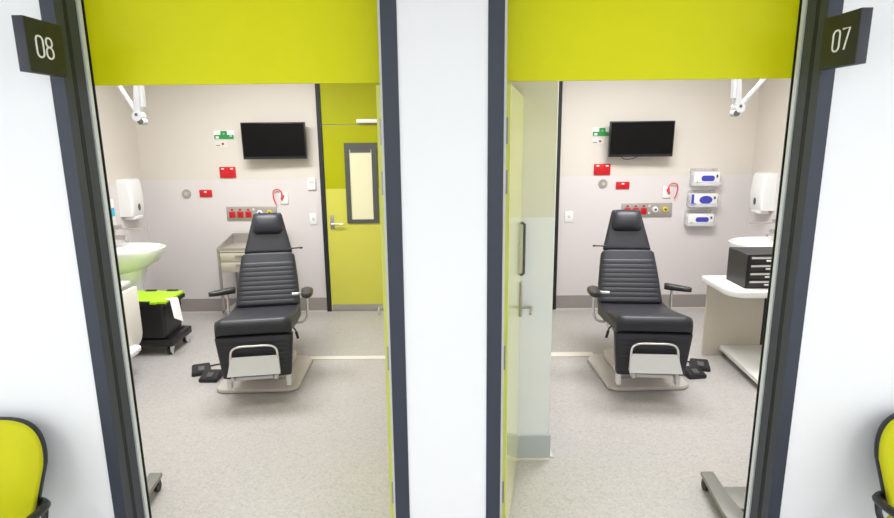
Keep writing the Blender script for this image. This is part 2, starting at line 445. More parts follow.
def treatment_chair(s, label, loc, rz):
    t = thing('treatment_chair', label, 'treatment chair', loc, rz, 'charcoal treatment chairs')
    # base plate, turned a little against the seat
    rb = Matrix.Rotation(-s * math.radians(7.0), 4, 'Z')
    bm = B(); prism(bm, [(s * x, y) for x, y in ((-.26, -.375), (.26, -.375), (.315, -.33), (.325, .23), (.26, .32), (-.26, .32), (-.325, .23), (-.315, -.33))], 0.004, .034, .008, mtx=rb)
    obj('base_plate', bm, 'baseb', t)
    bm = B(); box(bm, -.19, .19, -.20, .24, .034, .12, .02, 3, mtx=rb); box(bm, -.13, .13, -.12, .16, .11, .44, .02, 3, mtx=rb)
    obj('column', bm, 'baseb', t)
    bm = B()
    for q in (-1, 1):
        box(bm, q * .215 - .016, q * .215 + .016, -.47, -.40, .085, .20, .006)
        box(bm, q * .215 - .014, q * .215 + .014, -.42, .10, .38, .43, .006)
    for q in (-1, 1): box(bm, q * .205 - .014, q * .205 + .014, -.41, -.30, .18, .42, .006)
    box(bm, -.24, .24, -.40, -.37, .17, .21, .005); box(bm, -.24, .24, .0, .10, .38, .44, .01)
    obj('white_frame', bm, 'white', t)
    # seat
    top = [(-.52, .650), (-.30, .628), (.10, .585), (.30, .56)]
    bm = B()
    rs = []
    prof = [(-.552, .545), (-.556, .60), (-.545, .632), (-.515, .645), (-.30, .605), (.0, .552), (.27, .508), (.29, .49), (.29, .41), (.26, .40), (.0, .43), (-.30, .475), (-.50, .525), (-.54, .535)]
    N = 14
    for i in range(N + 1):
        u = -1 + 2 * i / N
        uu = math.copysign(abs(u) ** .75, u)
        hw = .268; k = max(0, (abs(uu) - .86) / .14); sh = k * k * .022
        cy, cz = -.13, .53
        rs.append([Vector((uu * hw, y + (cy - y) / abs(cy - y + 1e-9) * sh, z + (cz - z) / (abs(cz - z) + 1e-9) * sh * .9)) for y, z in prof])
    rings(bm, rs); obj('seat', bm, 'uphol', t, angle=50)
    # leg rest with fine ribs
    bm = B()
    cushion(bm, .338, lambda v: .245 + .032 * v, lambda v: .085, n=70, rib=ribs(.08, .92, 8, .004), pw=7,
            mtx=Matrix.Translation((0, -.475, .185)) @ Matrix.Rotation(math.radians(4), 4, 'X'))
    obj('leg_rest', bm, 'uphol', t, angle=60)
    # backrest
    rec = math.radians(-27)
    bk = Matrix.Translation((0, .280, .492)) @ Matrix.Rotation(rec, 4, 'X')
    def bw(v):
        w_ = .268 + .006 * math.sin(PI * v) - .048 * v
        if v > .93: w_ -= .035 * ((v - .93) / .07) ** 2
        return w_
    bm = B(); cushion(bm, .485, bw, lambda v: .105, n=150, rib=ribs(.03, .80, 9, .005), pw=6, mtx=bk)
    back = obj('backrest', bm, 'uphol', t, angle=60)
    bm = B()
    rr_ = Matrix.Translation((0, .280, .492)) @ Matrix.Rotation(rec, 4, 'X')
    box(bm, -.205, .205, .055, .075, .02, .43, .008, mtx=rr_); box(bm, -.05, .05, .07, .09, -.12, .95 - .2, .006, mtx=rr_)
    obj('back_shell', bm, 'blackp', t)
    # headrest: tapering wing and pillow
    hm = Matrix.Translation((0, .280, .492)) @ Matrix.Rotation(rec, 4, 'X') @ Matrix.Translation((0, .012, .490)) @ Matrix.Rotation(math.radians(7), 4, 'X')
    bm = B(); cushion(bm, .36, lambda v: .207 - .088 * v, lambda v: .07, n=30, pw=5, mtx=hm)
    hr = obj('headrest', bm, 'uphol', t, angle=60)
    bm = B(); cushion(bm, .185, lambda v: .132 - .03 * abs(2 * v - 1) ** 4 - .015 * v, lambda v: .02 + .10 * max(0, math.sin(PI * min(.985, max(.015, v)))) ** .45, n=28, pw=3.0, mtx=hm @ Matrix.Translation((0, -.035, .165)))
    obj('head_pillow', bm, 'uphol', hr, angle=80)
    bm = B(); tube(bm, [(s * .18, .50, .96), (s * .25, .49, .965), (s * .28, .49, .965)], .006); ellips(bm, (s * .285, .49, .965), (.016, .010, .010), 10)
    obj('headrest_lever', bm, 'blackp', t)
    # arm rests: inner one parallel to the seat, outer one swung out
    def arm(p0, p1, nm='armrest', th0=.026, w0=.040):
        p0 = Vector(p0); p1 = Vector(p1); d = (p1 - p0); L = d.length
        ang = math.atan2(-d.x, d.y)
        mm = Matrix.Translation(p0) @ Matrix.Rotation(ang, 4, 'Z')
        bm = B()
        rs = []
        for i in range(13):
            v = i / 12; hw = w0 * (1 - .35 * v ** 3) * (math.sqrt(max(.12, 1 - (2 * abs(v - .5)) ** 8)))
            th = th0 * (1 - .3 * v)
            rs.append([mm @ Vector((hw * math.copysign(abs(math.cos(a)) ** .55, math.cos(a)), v * L, th * math.copysign(abs(math.sin(a)) ** .55, math.sin(a)))) for a in [2 * PI * k / 20 for k in range(20)]])
        rings(bm, rs)
        return obj(nm, bm, 'armp', t)
    arm((s * .350, .08, .685), (s * .355, -.13, .690), th0=.027, w0=.050)
    arm((s * -.23, .10, .71), (s * -.405, -.02, .715))
    bm = B(); tube(bm, [(s * .24, -.06, .690), (s * .29, -.05, .690), (s * .33, -.02, .688)], .012); obj('arm_bracket', bm, 'chrome', t)
    bm = B(); tube(bm, [(s * .345, .0, .67), (s * .348, .0, .57), (s * .34, .02, .48), (s * .30, .05, .42), (s * .20, .05, .41)], .011); obj('arm_support', bm, 'chrome', t)
    bm = B(); tube(bm, [(s * -.292, .10, .72), (s * -.296, .13, .60), (s * -.292, .13, .48), (s * -.20, .08, .41)], .011); obj('arm_support', bm, 'chrome', t)
    # folding foot rest
    bm = B()
    tube(bm, [(-.172, -.60, .26), (-.165, -.585, .37), (-.155, -.575, .425), (-.11, -.572, .452), (0, -.572, .455), (.11, -.572, .452), (.155, -.575, .425), (.165, -.585, .37), (.172, -.60, .26)], .0085)
    fr = obj('footrest_tube', bm, 'chrome', t)
    bm = B()
    vs = [(-.163, -.588, .372), (.163, -.588, .372), (.184, -.655, .262), (-.184, -.655, .262)]
    up_ = Vector((0, .45, .22)).normalized() * .014
    a = [bm.verts.new(p) for p in vs]; b_ = [bm.verts.new(Vector(p) + up_) for p in vs]
    bm.faces.new(a); bm.faces.new(b_[::-1])
    for i in range(4): bm.faces.new((a[i], b_[i], b_[(i + 1) % 4], a[(i + 1) % 4]))
    for q in (-1, 1): box(bm, q * .150 - .012, q * .150 + .012, -.64, -.56, .215, .25, .004)
    box(bm, -.13, .13, -.62, -.60, .215, .24, .004)
    obj('foot_plate', bm, 'foot', t, smooth=False)
    # reclining lever with a dark grip under the seat
    bm = B(); tube(bm, [(s * .22, -.25, .49), (s * .262, -.25, .46), (s * .275, -.26, .43)], .006); tube(bm, [(s * .272, -.26, .44), (s * .285, -.265, .385)], .011, smooth=False)
    obj('recline_lever', bm, 'blackp', t)
    return t
treatment_chair(1, 'charcoal padded treatment chair in the left room, beside the steel trolley', (-1.515, 4.54, 0), math.radians(9.5))
treatment_chair(-1, 'charcoal padded treatment chair in the right room, beside the white desk', (1.517, 4.52, 0), math.radians(-5.0))

def foot_pedal(s, label, loc, rz):
    t = thing('foot_pedal', label, 'foot pedal', loc, rz, 'foot pedals')
    for (px_, py_, r_) in ((-.060 * s, .075, .30), (.060 * s, -.070, -.10)):
        mm = Matrix.Translation((px_, py_, 0)) @ Matrix.Rotation(s * r_, 4, 'Z')
        bm = B()
        for v in [bm.verts.new(mm @ Vector(p)) for p in ((-.075, -.07, 0), (.075, -.07, 0), (.075, .07, 0), (-.075, .07, 0), (-.075, -.07, .03), (.075, -.07, .03), (.07, .06, .065), (-.07, .06, .065))]: pass
        bm.verts.ensure_lookup_table(); q = bm.verts
        for f in ((3, 2, 1, 0), (4, 5, 6, 7), (0, 1, 5, 4), (1, 2, 6, 5), (2, 3, 7, 6), (3, 0, 4, 7)): bm.faces.new([q[i] for i in f])
        bmesh.ops.bevel(bm, geom=bm.edges[:], offset=.006, segments=2, affect='EDGES')
        h = obj('pedal', bm, 'blackp', t)
        bm = B(); box(bm, -.022, .028, -.035, .025, .0455, .053, .002, 1, mtx=mm @ Matrix.Rotation(math.radians(14), 4, 'X')); obj('tread', bm, 'dark', h)
    bm = B(); tube(bm, [(-.05 * s, .12, .02), (-.02 * s, .20, .010), (.05 * s, .24, .008), (.13 * s, .25, .008)], .006); obj('cable', bm, 'blackp', t)
foot_pedal(1, 'black double foot pedal left of the chair in the left room', (-2.02, 4.50, 0), .1)
foot_pedal(-1, 'black double foot pedal right of the chair in the right room', (2.03, 4.50, 0), .05)

# ------------------------------------------------------------------ back wall fittings
def tv(label, c, wd, ht, rz, tilt, rx_=0):
    t = thing('television', label, 'television', c, rz, 'wall mounted televisions')
    mm = Matrix.Rotation(math.radians(tilt), 4, 'X')
    bm = B(); box(bm, -wd / 2, wd / 2, 0, .045, -ht / 2, ht / 2, .004, 2, mtx=mm); obj('bezel', bm, 'blackp', t)
    bm = B(); box(bm, -wd / 2 + .010, wd / 2 - .010, -.002, .003, -ht / 2 + .028, ht / 2 - .010, mtx=mm); obj('screen', bm, 'screen', t)
    bm = B(); box(bm, -.09, .09, .04, .06, -.09, .09, .004, mtx=mm); box(bm, -.02, .02, .05, .12, -.03, .03); obj('wall_bracket', bm, 'blackp', t)
    return t
tvl = tv('black wall television in the left room, beside the green back door', (-1.805, 6.14, 1.887), .652, .374, math.radians(3), 3)
bm = B(); box(bm, -1.90, -1.70, 6.25, 6.299, 1.78, 1.98, .006); o = obj('wall_plate', bm, 'blackp', tvl); o.matrix_parent_inverse = (Matrix.Translation(tvl.location) @ Matrix.Rotation(math.radians(3), 4, 'Z')).inverted()
tvr = tv('black wall television in the right room with a cable looping below it', (1.998, 6.14, 1.868), .655, .362, math.radians(-3), 3)
bm = B(); box(bm, 1.90, 2.10, 6.25, 6.299, 1.78, 1.98, .006); o = obj('wall_plate', bm, 'blackp', tvr); o.matrix_parent_inverse = (Matrix.Translation(tvr.location) @ Matrix.Rotation(math.radians(-3), 4, 'Z')).inverted()
bm = B(); tube(bm, [(-.20, .03, -.165), (-.17, .02, -.20), (-.12, .02, -.205), (-.06, .02, -.195), (0, .03, -.16)], .004); obj('cable', bm, 'blackp', tvr)

Z2 = 6.30
def aid_sign(x0, x1, z0, z1, label):
    t = thing('safety_sign', label, 'sign', (x0, Z2, z0), group=None)
    W_, H_ = x1 - x0, z1 - z0
    one('sign_board', 'paper', t, box, 0, W_, -.006, 0, 0, H_)
    bm = B(); box(bm, .004, W_ - .004, -.008, -.006, .004, H_ * .52); box(bm, W_ * .34, W_ * .66, -.008, -.006, H_ * .52, H_ - .004); obj('green_print', bm, 'sgreen', t)
    for a in ((.02, W_ * .25, H_ * .12, H_ * .36), (W_ * .78, W_ - .02, H_ * .34, H_ * .44), (W_ * .46, W_ * .54, H_ * .6, H_ * .66)):
        one('white_print', 'paper', t, box, a[0], a[1], -.0095, -.008, a[2], a[3])
aid_sign(-2.482, -2.267, 1.905, 1.997, 'green and white safety sign left of the television in the left room')
aid_sign(1.524, 1.730, 1.898, 1.990, 'green and white safety sign left of the television in the right room')
def small_label(x0, x1, z0, z1, label):
    t = thing('wall_label', label, 'label', (x0, Z2, z0)); W_, H_ = x1 - x0, z1 - z0
    one('card', 'card', t, box, 0, W_, -.004, 0, 0, H_)
    bm = B(); ellips(bm, (W_ * .62, -.004, H_ * .5), (.014, .002, .012), 10); obj('red_mark', bm, 'dred', t)
    bm = B(); box(bm, .008, W_ * .4, -.0055, -.004, H_ * .2, H_ * .32); obj('print', bm, 'dark', t)
small_label(-2.475, -2.345, 1.828, 1.890, 'small white label under the green safety sign in the left room')
small_label(1.526, 1.660, 1.818, 1.878, 'small white label under the green safety sign in the right room')
def red_socket(x0, x1, z0, z1, dbl, label):
    t = thing('red_socket', label, 'power socket', (x0, Z2, z0)); W_, H_ = x1 - x0, z1 - z0
    one('socket_plate', 'red', t, box, 0, W_, -.016, 0, 0, H_, .004)
    for f in ((.27, .73) if dbl else (.5,)):
        bm = B()
        for (dx, dz, a) in ((-.012, .004, .5), (.012, .004, -.5), (0, -.016, 0)):
            box(bm, -.003, .003, -.018, -.015, -.006, .006, mtx=Matrix.Translation((W_ * f + dx, 0, H_ * .45 + dz)) @ Matrix.Rotation(a, 4, 'Y'))
        obj('pin_holes', bm, 'dred', t)
    for f in ((.22, .78) if dbl else (.5,)): one('rocker_switch', 'white', t, box, W_ * f - .014, W_ * f + .014, -.020, -.015, H_ - .028, H_ - .014, .002)
red_socket(-2.453, -2.281, 1.500, 1.618, True, 'larger red double socket under the safety sign in the left room')
red_socket(-2.691, -2.558, 1.298, 1.375, False, 'small red socket beside the round steel plate in the left room')
red_socket(1.556, 1.732, 1.493, 1.611, True, 'larger red double socket under the safety sign in the right room')
red_socket(1.800, 1.944, 1.341, 1.418, False, 'small red socket beside the round steel plate in the right room')
def round_plate(x, z, label):
    t = thing('round_plate', label, 'wall plate', (x, Z2, z))
    bm = B(); cyl(bm, (0, 0, 0), (0, -.012, 0), .050, .046, 28); obj('disc', bm, 'steel', t)
    bm = B(); cyl(bm, (0, -.012, 0), (0, -.022, 0), .020, seg=20); obj('button', bm, 'tray', t)
round_plate(-2.836, 1.333, 'round steel wall plate left of the small red socket in the left room')
round_plate(1.661, 1.398, 'round steel wall plate left of the small red socket in the right room')
def service_panel(x0, z0, label):
    t = thing('medical_service_panel', label, 'service panel', (x0, Z2, z0)); W_, H_ = .545, .150
    one('steel_plate', 'steel', t, box, 0, W_, -.014, 0, 0, H_, .002)
    for i in range(3):
        cx = .062 + i * .088
        s_ = one('socket', 'red', t, box, cx - .033, cx + .033, -.022, -.013, .030, .098, .006)
        bm = B()
        for (dx, dz, a) in ((-.011, .06 + .012, .5), (.011, .06 + .012, -.5), (0, .048, 0)): box(bm, -.0035, .0035, -.025, -.021, -.009, .009, mtx=Matrix.Translation((cx + dx, 0, dz)) @ Matrix.Rotation(a, 4, 'Y'))
        obj('pin_holes', bm, 'dred', s_)
        one('rocker_switch', 'red', t, box, cx - .012, cx + .012, -.022, -.013, .108, .128, .003)
    one('indicator', 'white', t, box, .288, .306, -.020, -.013, .108, .130, .003)
    one('indicator', 'white', t, box, .288, .306, -.020, -.013, .030, .052, .003)
    for cx, m_ in ((.362, 'white'), (.470, 'yellow')):
        bm = B(); cyl(bm, (cx, -.013, .080), (cx, -.030, .080), .032, .028, 24); g = obj('gas_outlet', bm, m_, t)
        bm = B(); cyl(bm, (cx, -.030, .080), (cx, -.036, .080), .013, seg=16); obj('outlet_core', bm, 'dark', g)
service_panel(-2.417, 1.040, 'steel service panel with red sockets behind the headrest in the left room')
service_panel(1.874, 1.037, 'steel service panel with red sockets and round outlets in the right room')
def call_cord(x, z, s, label):
    t = thing('call_cord', label, 'call cord', (x, Z2, z))
    one('white_plate', 'white', t, box, -s * .005, s * .085, -.016, 0, -.085, .035, .004)
    bm = B(); tube(bm, [(s * .030, -.02, .01), (s * .02, -.028, .05), (-s * .015, -.03, .075), (-s * .06, -.03, .06), (-s * .068, -.03, .01), (-s * .055, -.03, -.05), (-s * .038, -.03, -.09)], .006)
    obj('looped_cord', bm, 'pink', t)
    bm = B(); tube(bm, [(s * .040, -.02, .012), (s * .030, -.03, -.015), (s * .012, -.03, -.03)], .010); tube(bm, [(s * .022, -.03, .03), (s * .022, -.03, -.04)], .006); obj('toggle', bm, 'pink', t)
call_cord(-1.824, 1.300, 1, 'red looped call cord on a white plate in the left room')
call_cord(2.390, 1.325, -1, 'red looped call cord on a white plate in the right room')
def switch(x0, z0, w_, h_, label, big=False):
    t = thing('light_switch' if not big else 'thermostat', label, 'switch' if not big else 'thermostat', (x0, Z2, z0))
    one('cover_plate', 'white', t, box, 0, w_, -.010 if not big else -.024, 0, 0, h_, .004)
    if big: one('display', 'offw', t, box, w_ * .25, w_ * .75, -.0255, -.0235, h_ * .58, h_ * .78)
    else: one('rocker', 'offw', t, box, w_ * .35, w_ * .65, -.014, -.009, h_ * .38, h_ * .62, .002)
switch(-1.518, 1.366, .088, .120, 'small white thermostat beside the back door frame in the left room', True)
switch(-1.519, .984, .078, .124, 'white light switch plate under the thermostat in the left room')
switch(1.262, .988, .088, .118, 'white light switch plate beside the black door post in the right room')

# glove boxes in acrylic holders
GB = [(2.600, 2.868, 1.385, 1.520, 'topmost', 1), (2.585, 2.862, 1.160, 1.290, 'middle', 2), (2.572, 2.842, .955, 1.072, 'lowest', 1)]
for i, (x0, x1, z0, z1, wd, kind) in enumerate(GB):
    W_, H_ = x1 - x0, z1 - z0
    h = thing('glove_box_holder', 'clear acrylic holder, %s of the three on the right room wall' % wd, 'holder', (x0, Z2, z0), group=None)
    bm = B(); box(bm, -.012, W_ + .012, -.004, 0, -.012, H_ + .035, .001, 1); box(bm, -.012, W_ + .012, -.100, -.004, -.012, -.008); box(bm, -.012, -.008, -.10, -.004, -.008, H_ * .8); box(bm, W_ + .008, W_ + .012, -.10, -.004, -.008, H_ * .8)
    box(bm, -.012, W_ + .012, -.103, -.100, -.012, H_ * .22)
    obj('acrylic_rack', bm, 'acrylic', h, smooth=False)
    for q in (.03, W_ - .03):
        bm = B(); cyl(bm, (q, -.004, H_ + .022), (q, -.010, H_ + .022), .007, seg=10); obj('screw', bm, 'steel', h)
    g = thing('glove_box', 'white glove box with blue oval, in the %s wall holder' % wd, 'glove box', (x0, Z2 - .006, z0), group='glove boxes on the wall')
    one('carton', 'white', g, box, 0, W_, -.092, 0, -.006, H_, .002)
    bm = B()
    if kind == 1:
        prism(bm, rrect(W_ * .28, W_ * .80, H_ * .28, H_ * .72, H_ * .20), 0, .002, mtx=Matrix.Translation((0, -.092, 0)) @ Matrix.Rotation(PI / 2, 4, 'X'))
    else:
        prism(bm, [(W_ * .56 + W_ * .25 * math.cos(a), H_ * .50 + H_ * .34 * math.sin(a)) for a in [2 * PI * k / 28 for k in range(28)]], 0, .002, mtx=Matrix.Translation((0, -.092, 0)) @ Matrix.Rotation(PI / 2, 4, 'X'))
        box(bm, .0, W_ * .10, -.0945, -.092, .0, H_ - .004); box(bm, W_ * .10, W_ * .2, -.0945, -.092, .01, H_ * .2)
    obj('blue_print', bm, 'blue', g)
    one('dark_print', 'dark', g, box, W_ * .86, W_ * .93, -.0945, -.092, H_ * .55, H_ * .78)
    one('dark_print', 'dark', g, box, W_ * .1, W_ * .16, -.0945, -.092, H_ * .14, H_ * .26)

# ------------------------------------------------------------------ wash basins, dispensers, taps (mirrored side walls)
def basin(xw, s, label, yc=5.50):
    """s: direction into the room"""
    t = thing('wash_basin', label, 'basin', (xw, yc, .015))
    # bowl: D-shaped plan lofted
    def outline(pr, hw, z, back=0.0):
        pts = []
        for k in range(32):
            a = -PI / 2 + PI * k / 31
            x = back + (pr - back) * max(0, math.cos(a)) ** .75; y = hw * math.copysign(abs(math.sin(a)) ** .85, math.sin(a))
            pts.append(Vector((s * x, y, z)))
        return pts
    bm = B()
    rings(bm, [outline(.18, .10, .60, .003), outline(.30, .17, .66, .003), outline(.46, .235, .74, .003), outline(.515, .255, .815, .003), outline(.54, .268, .855, .003), outline(.545, .27, .880, .003), outline(.533, .264, .888, .003),
               outline(.51, .24, .884, .12), outline(.48, .22, .86, .13), outline(.47, .19, .80, .14), outline(.36, .12, .765, .18)])
    obj('bowl', bm, 'ceramic', t, angle=60)
    bm = B()
    rings(bm, [outline(.30, .10, .30, .003), outline(.30, .11, .5, .003), outline(.34, .145, .64, .003), outline(.36, .15, .70, .003)])
    obj('shroud', bm, 'ceramic', t, angle=60)
    bm = B(); cyl(bm, (s * .30, 0, .762), (s * .30, 0, .772), .03); obj('drain', bm, 'steel', t)
    return t
basin(XL, 1, 'white ceramic wash basin on the left wall in the left room')
basin(XR, -1, 'white ceramic wash basin on the right wall in the right room')
def tap(xw, s, label, yc=5.52):
    t = thing('wall_tap', label, 'tap', (xw, yc, 1.045))
    bm = B(); cyl(bm, (0, 0, 0), (s * .07, 0, 0), .034); cyl(bm, (s * .045, -.0, -.045), (s * .045, 0, .045), .022); box(bm, s * .03, s * .17, -.022, .022, -.07, -.03, .006); box(bm, s * .03, s * .15, -.022, .022, .03, .07, .006); obj('valve_body', bm, 'steel', t)
    bm = B(); tube(bm, [(s * .10, 0, .045), (s * .20, -.01, .035), (s * .38, -.01, .035)], .008); obj('elbow_lever', bm, 'steel', t)
    bm = B(); tube(bm, [(s * .06, 0, -.05), (s * .14, 0, -.055), (s * .19, 0, -.07), (s * .195, 0, -.10)], .012); obj('spout', bm, 'steel', t)
tap(XL, 1, 'chrome elbow tap above the basin in the left room')
tap(XR, -1, 'chrome elbow tap above the basin in the right room')
def towel_dispenser(xw, s, label, y0=5.80, y1=6.04):
    t = thing('paper_towel_dispenser', label, 'dispenser', (xw, (y0 + y1) / 2, 1.125))
    hw = (y1 - y0) / 2
    bm = B()
    rs = []
    for z, d in ((.03, .12), (.05, .132), (.20, .140), (.36, .125), (.392, .112), (.402, .09)):
        rs.append([Vector((s * x, y, z)) for x, y in rrect(0.0, d, -hw, hw, (0, .03, .03, 0), 5)])
    rings(bm, rs); obj('housing', bm, 'white', t)
    bm = B(); prism(bm, [(.022 * math.cos(a), .036 * math.sin(a)) for a in [2 * PI * k / 20 for k in range(20)]], 0, .003, mtx=Matrix.Translation((s * .1375, 0, .115)) @ Matrix.Rotation(s * PI / 2, 4, 'Y') @ Matrix.Rotation(PI / 2, 4, 'Z'))
    obj('level_window', bm, 'dark', t)
    bm = B(); box(bm, s * .02, s * .125, -hw + .04, hw - .04, -.005, .03, .008); obj('outlet_lip', bm, 'paper', t)
towel_dispenser(XL, 1, 'white paper towel dispenser on the wall above the basin, left room')
towel_dispenser(XR, -1, 'white paper towel dispenser on the wall above the basin, right room')
def soap(xw, s, label, yc=5.53):
    t = thing('soap_dispenser', label, 'dispenser', (xw, yc, 1.10))
    bm = B(); box(bm, 0, s * .085, -.045, .045, 0, .26, .012); obj('housing', bm, 'white', t)
    bm = B(); box(bm, s * .083, s * .088, -.03, .03, .10, .18, .001, 1); box(bm, s * .01, s * .07, -.047, -.044, .10, .18, .001, 1); obj('blue_label', bm, 'cyan', t)
soap(XL, 1, 'white soap dispenser with blue label near the basin in the left room')
soap(XR, -1, 'white soap dispenser with blue label near the basin in the right room')

# ------------------------------------------------------------------ room 07 desk and drawer unit
t = thing('desk', 'white desk with rounded worktop corner and low shelf in the right room', 'desk', (2.75, 4.65, 0))
def D(bm, pts, z0, z1, bev=0): prism(bm, [(x - 2.75, y - 4.65) for x, y in pts], z0, z1, bev)
bm = B(); D(bm, rrect(2.175, 3.24, 4.345, 4.90, (.14, 0, 0, .03), 8), .672, .720, .004); obj('worktop', bm, 'white', t)
bm = B(); D(bm, [(2.235, 4.865), (2.73, 4.865), (2.73, 4.895), (2.235, 4.895)], .002, .671); obj('back_panel', bm, 'offw', t, smooth=False)
bm = B(); D(bm, [(2.73, 4.866), (2.775, 4.866), (2.775, 4.894), (2.73, 4.894)], .002, .671); obj('dark_post', bm, 'groove', t, smooth=False)
bm = B(); D(bm, [(2.775, 4.865), (3.22, 4.865), (3.22, 4.895), (2.775, 4.895)], .002, .671); obj('back_panel', bm, 'offw', t, smooth=False)
bm = B(); D(bm, [(2.325, 4.12), (3.22, 4.12), (3.22, 4.86), (2.375, 4.86)], .060, .095, .003); obj('low_shelf', bm, 'white', t, smooth=False)
bm = B(); D(bm, [(2.46, 4.26), (3.18, 4.26), (3.18, 4.80), (2.42, 4.80)], .002, .060); obj('plinth', bm, 'offw', t, smooth=False)
bm = B(); D(bm, [(3.18, 4.36), (3.21, 4.36), (3.21, 4.86), (3.18, 4.86)], .100, .671); obj('side_panel', bm, 'offw', t, smooth=False)

t = thing('drawer_unit', 'black four drawer desktop unit on the white desk', 'drawer unit', (2.525, 4.61, .720))
bm = B(); box(bm, -.195, .195, -.155, .155, 0, .275, .003, 1); obj('carcass', bm, 'blackp', t)
for k in range(4):
    z = .014 + k * .064
    dr = one('drawer', 'blackp', t, box, -.178, .178, -.166, -.156, z, z + .056, .003)
    one('label_holder', 'foot', dr, box, -.165, .10, -.168, -.166, z + .034, z + .050, .001)
    one('handle', 'white', dr, box, -.05, .12, -.178, -.166, z + .014, z + .026, .002)

# ------------------------------------------------------------------ room 08 side table, crate on dolly, trolley
t = thing('side_unit', 'white side unit with rounded end panel in front of the basin, left room', 'side unit', (-2.93, 4.35, 0))
bm = B(); box(bm, -.34, .275, -.45, .34, .742, .772, .004); obj('top_board', bm, 'white', t)
bm = B()
prism(bm, rrect(-.45, .295, .255, .738, (.02, .10, .01, .01), 8), -.014, .014, .002, mtx=Matrix.Translation((.335, 0, 0)) @ Matrix.Rotation(PI / 2, 4, 'Z') @ Matrix.Rotation(PI / 2, 4, 'X'))
obj('end_panel', bm, 'panelw', t)
bm = B(); box(bm, .20, .325, -.40, -.35, .48, .51); box(bm, .20, .325, .10, .15, .60, .63); obj('bracket', bm, 'steel', t)
bm = B(); prism(bm, rrect(.352, .445, -.45, .13, (.01, .03, .08, .01), 8), .262, .290, .003); obj('low_shelf', bm, 'white', t)
bm = B(); box(bm, -.30, .32, -.40, .25, .170, .195); obj('bottom_board', bm, 'white', t)
bm = B(); box(bm, -.33, -.30, -.44, .33, .004, .742); box(bm, -.30, .17, -.40, .20, .004, .170); obj('carcass', bm, 'panelw', t, smooth=False)
bm = B(); box(bm, -.10, .20, -.35, .15, .20, .742, .004); obj('cupboard', bm, 'offw', t)

t = thing('wheeled_dolly', 'black plastic dolly on casters under the lime lidded crate', 'dolly', (-2.80, 5.16, 0))
bm = B(); box(bm, -.32, .30, -.20, .21, .085, .155, .012); box(bm, -.27, .25, -.16, .17, .15, .170, .006); obj('deck', bm, 'blackp', t)
for (a, b) in ((-.26, -.15), (-.26, .16), (.25, -.15), (.25, .16)):
    bm = B(); cyl(bm, (a - .013, b, .040), (a + .013, b, .040), .040, seg=24); wl = obj('caster_wheel', bm, 'blackp', t)
    bm = B(); prism(bm, [(-.032, .035), (0, .0), (.012, .0), (.038, .06), (.038, .085), (-.032, .085)], .0, .005, mtx=Matrix.Translation((a + .016, b, 0)) @ Matrix.Rotation(PI / 2, 4, 'Z') @ Matrix.Rotation(PI / 2, 4, 'X')); obj('caster_fork', bm, 'white', wl)
t = thing('storage_crate', 'black storage crate with bright lime lid, standing on the dolly', 'crate', (-2.82, 5.12, .172))
bm = B()
rings(bm, [[Vector((x, y, z)) for x, y in rrect(-a, a, -b, b, .03, 4)] for a, b, z in ((.268, .160, 0), (.275, .165, .02), (.288, .182, .29), (.300, .192, .292), (.300, .192, .325))])
for z in (.05, .22): box(bm, -.267 - z * .06, .267 + z * .06, -.158 - z * .07, .158 + z * .07, z, z + .010)
obj('crate_body', bm, 'blackp', t)
bm = B()
for sy in (-1, 1):
    y0 = 0; pts = [(-.31, y0), (.31, y0), (.31, sy * .165)]
    n = 9
    for k in range(n):
        x = .31 - .62 * (k + 0) / (n - 1)
        pts += [(x, sy * (.205 if k % 2 else .188))] + ([(x - .62 / (n - 1), sy * (.205 if k % 2 else .188))] if k < n - 1 else [])
    pts += [(-.31, sy * .165)]
    prism(bm, pts if sy > 0 else pts[::-1], .326, .345)
obj('lid', bm, 'lime', t, smooth=False)
bm = B()
for x in (-.2, .0, .2): box(bm, x - .05, x + .05, .172, .214, .324, .353, .003, 1)
for x in (-.1, .12): box(bm, x - .06, x + .06, -.212, -.185, .318, .352, .003, 1)
box(bm, .296, .316, -.19, .19, .285, .322, .004, 1)
obj('lid_latch', bm, 'blackp', t)
t = thing('paper_sheet', 'white paper sheet hanging over the corner of the lime lid', 'paper', (-2.455, 4.962, .5215))
bm = B()
q = [(-.06, .03, .004), (.055, .12, .004), (.045, .10, -.02), (.105, .03, -.165), (.005, -.055, -.150), (-.07, .005, -.02)]
def quad(bm, a, b, c, d, th=.0015):
    n_ = (Vector(b) - Vector(a)).cross(Vector(d) - Vector(a)).normalized() * th
    A = [bm.verts.new(p) for p in (a, b, c, d)]; C = [bm.verts.new(Vector(p) + n_) for p in (a, b, c, d)]
    bm.faces.new(A); bm.faces.new(C[::-1])
    for i in range(4): bm.faces.new((A[i], C[i], C[(i + 1) % 4], A[(i + 1) % 4]))
quad(bm, (-.105, .06, .001), (-.012, .10, .001), (.010, .085, -.006), (-.035, .02, -.004)); quad(bm, (-.035, .02, -.004), (.010, .085, -.006), (.060, .03, -.205), (.018, -.045, -.150))
obj('sheet', bm, 'paper', t, smooth=False)

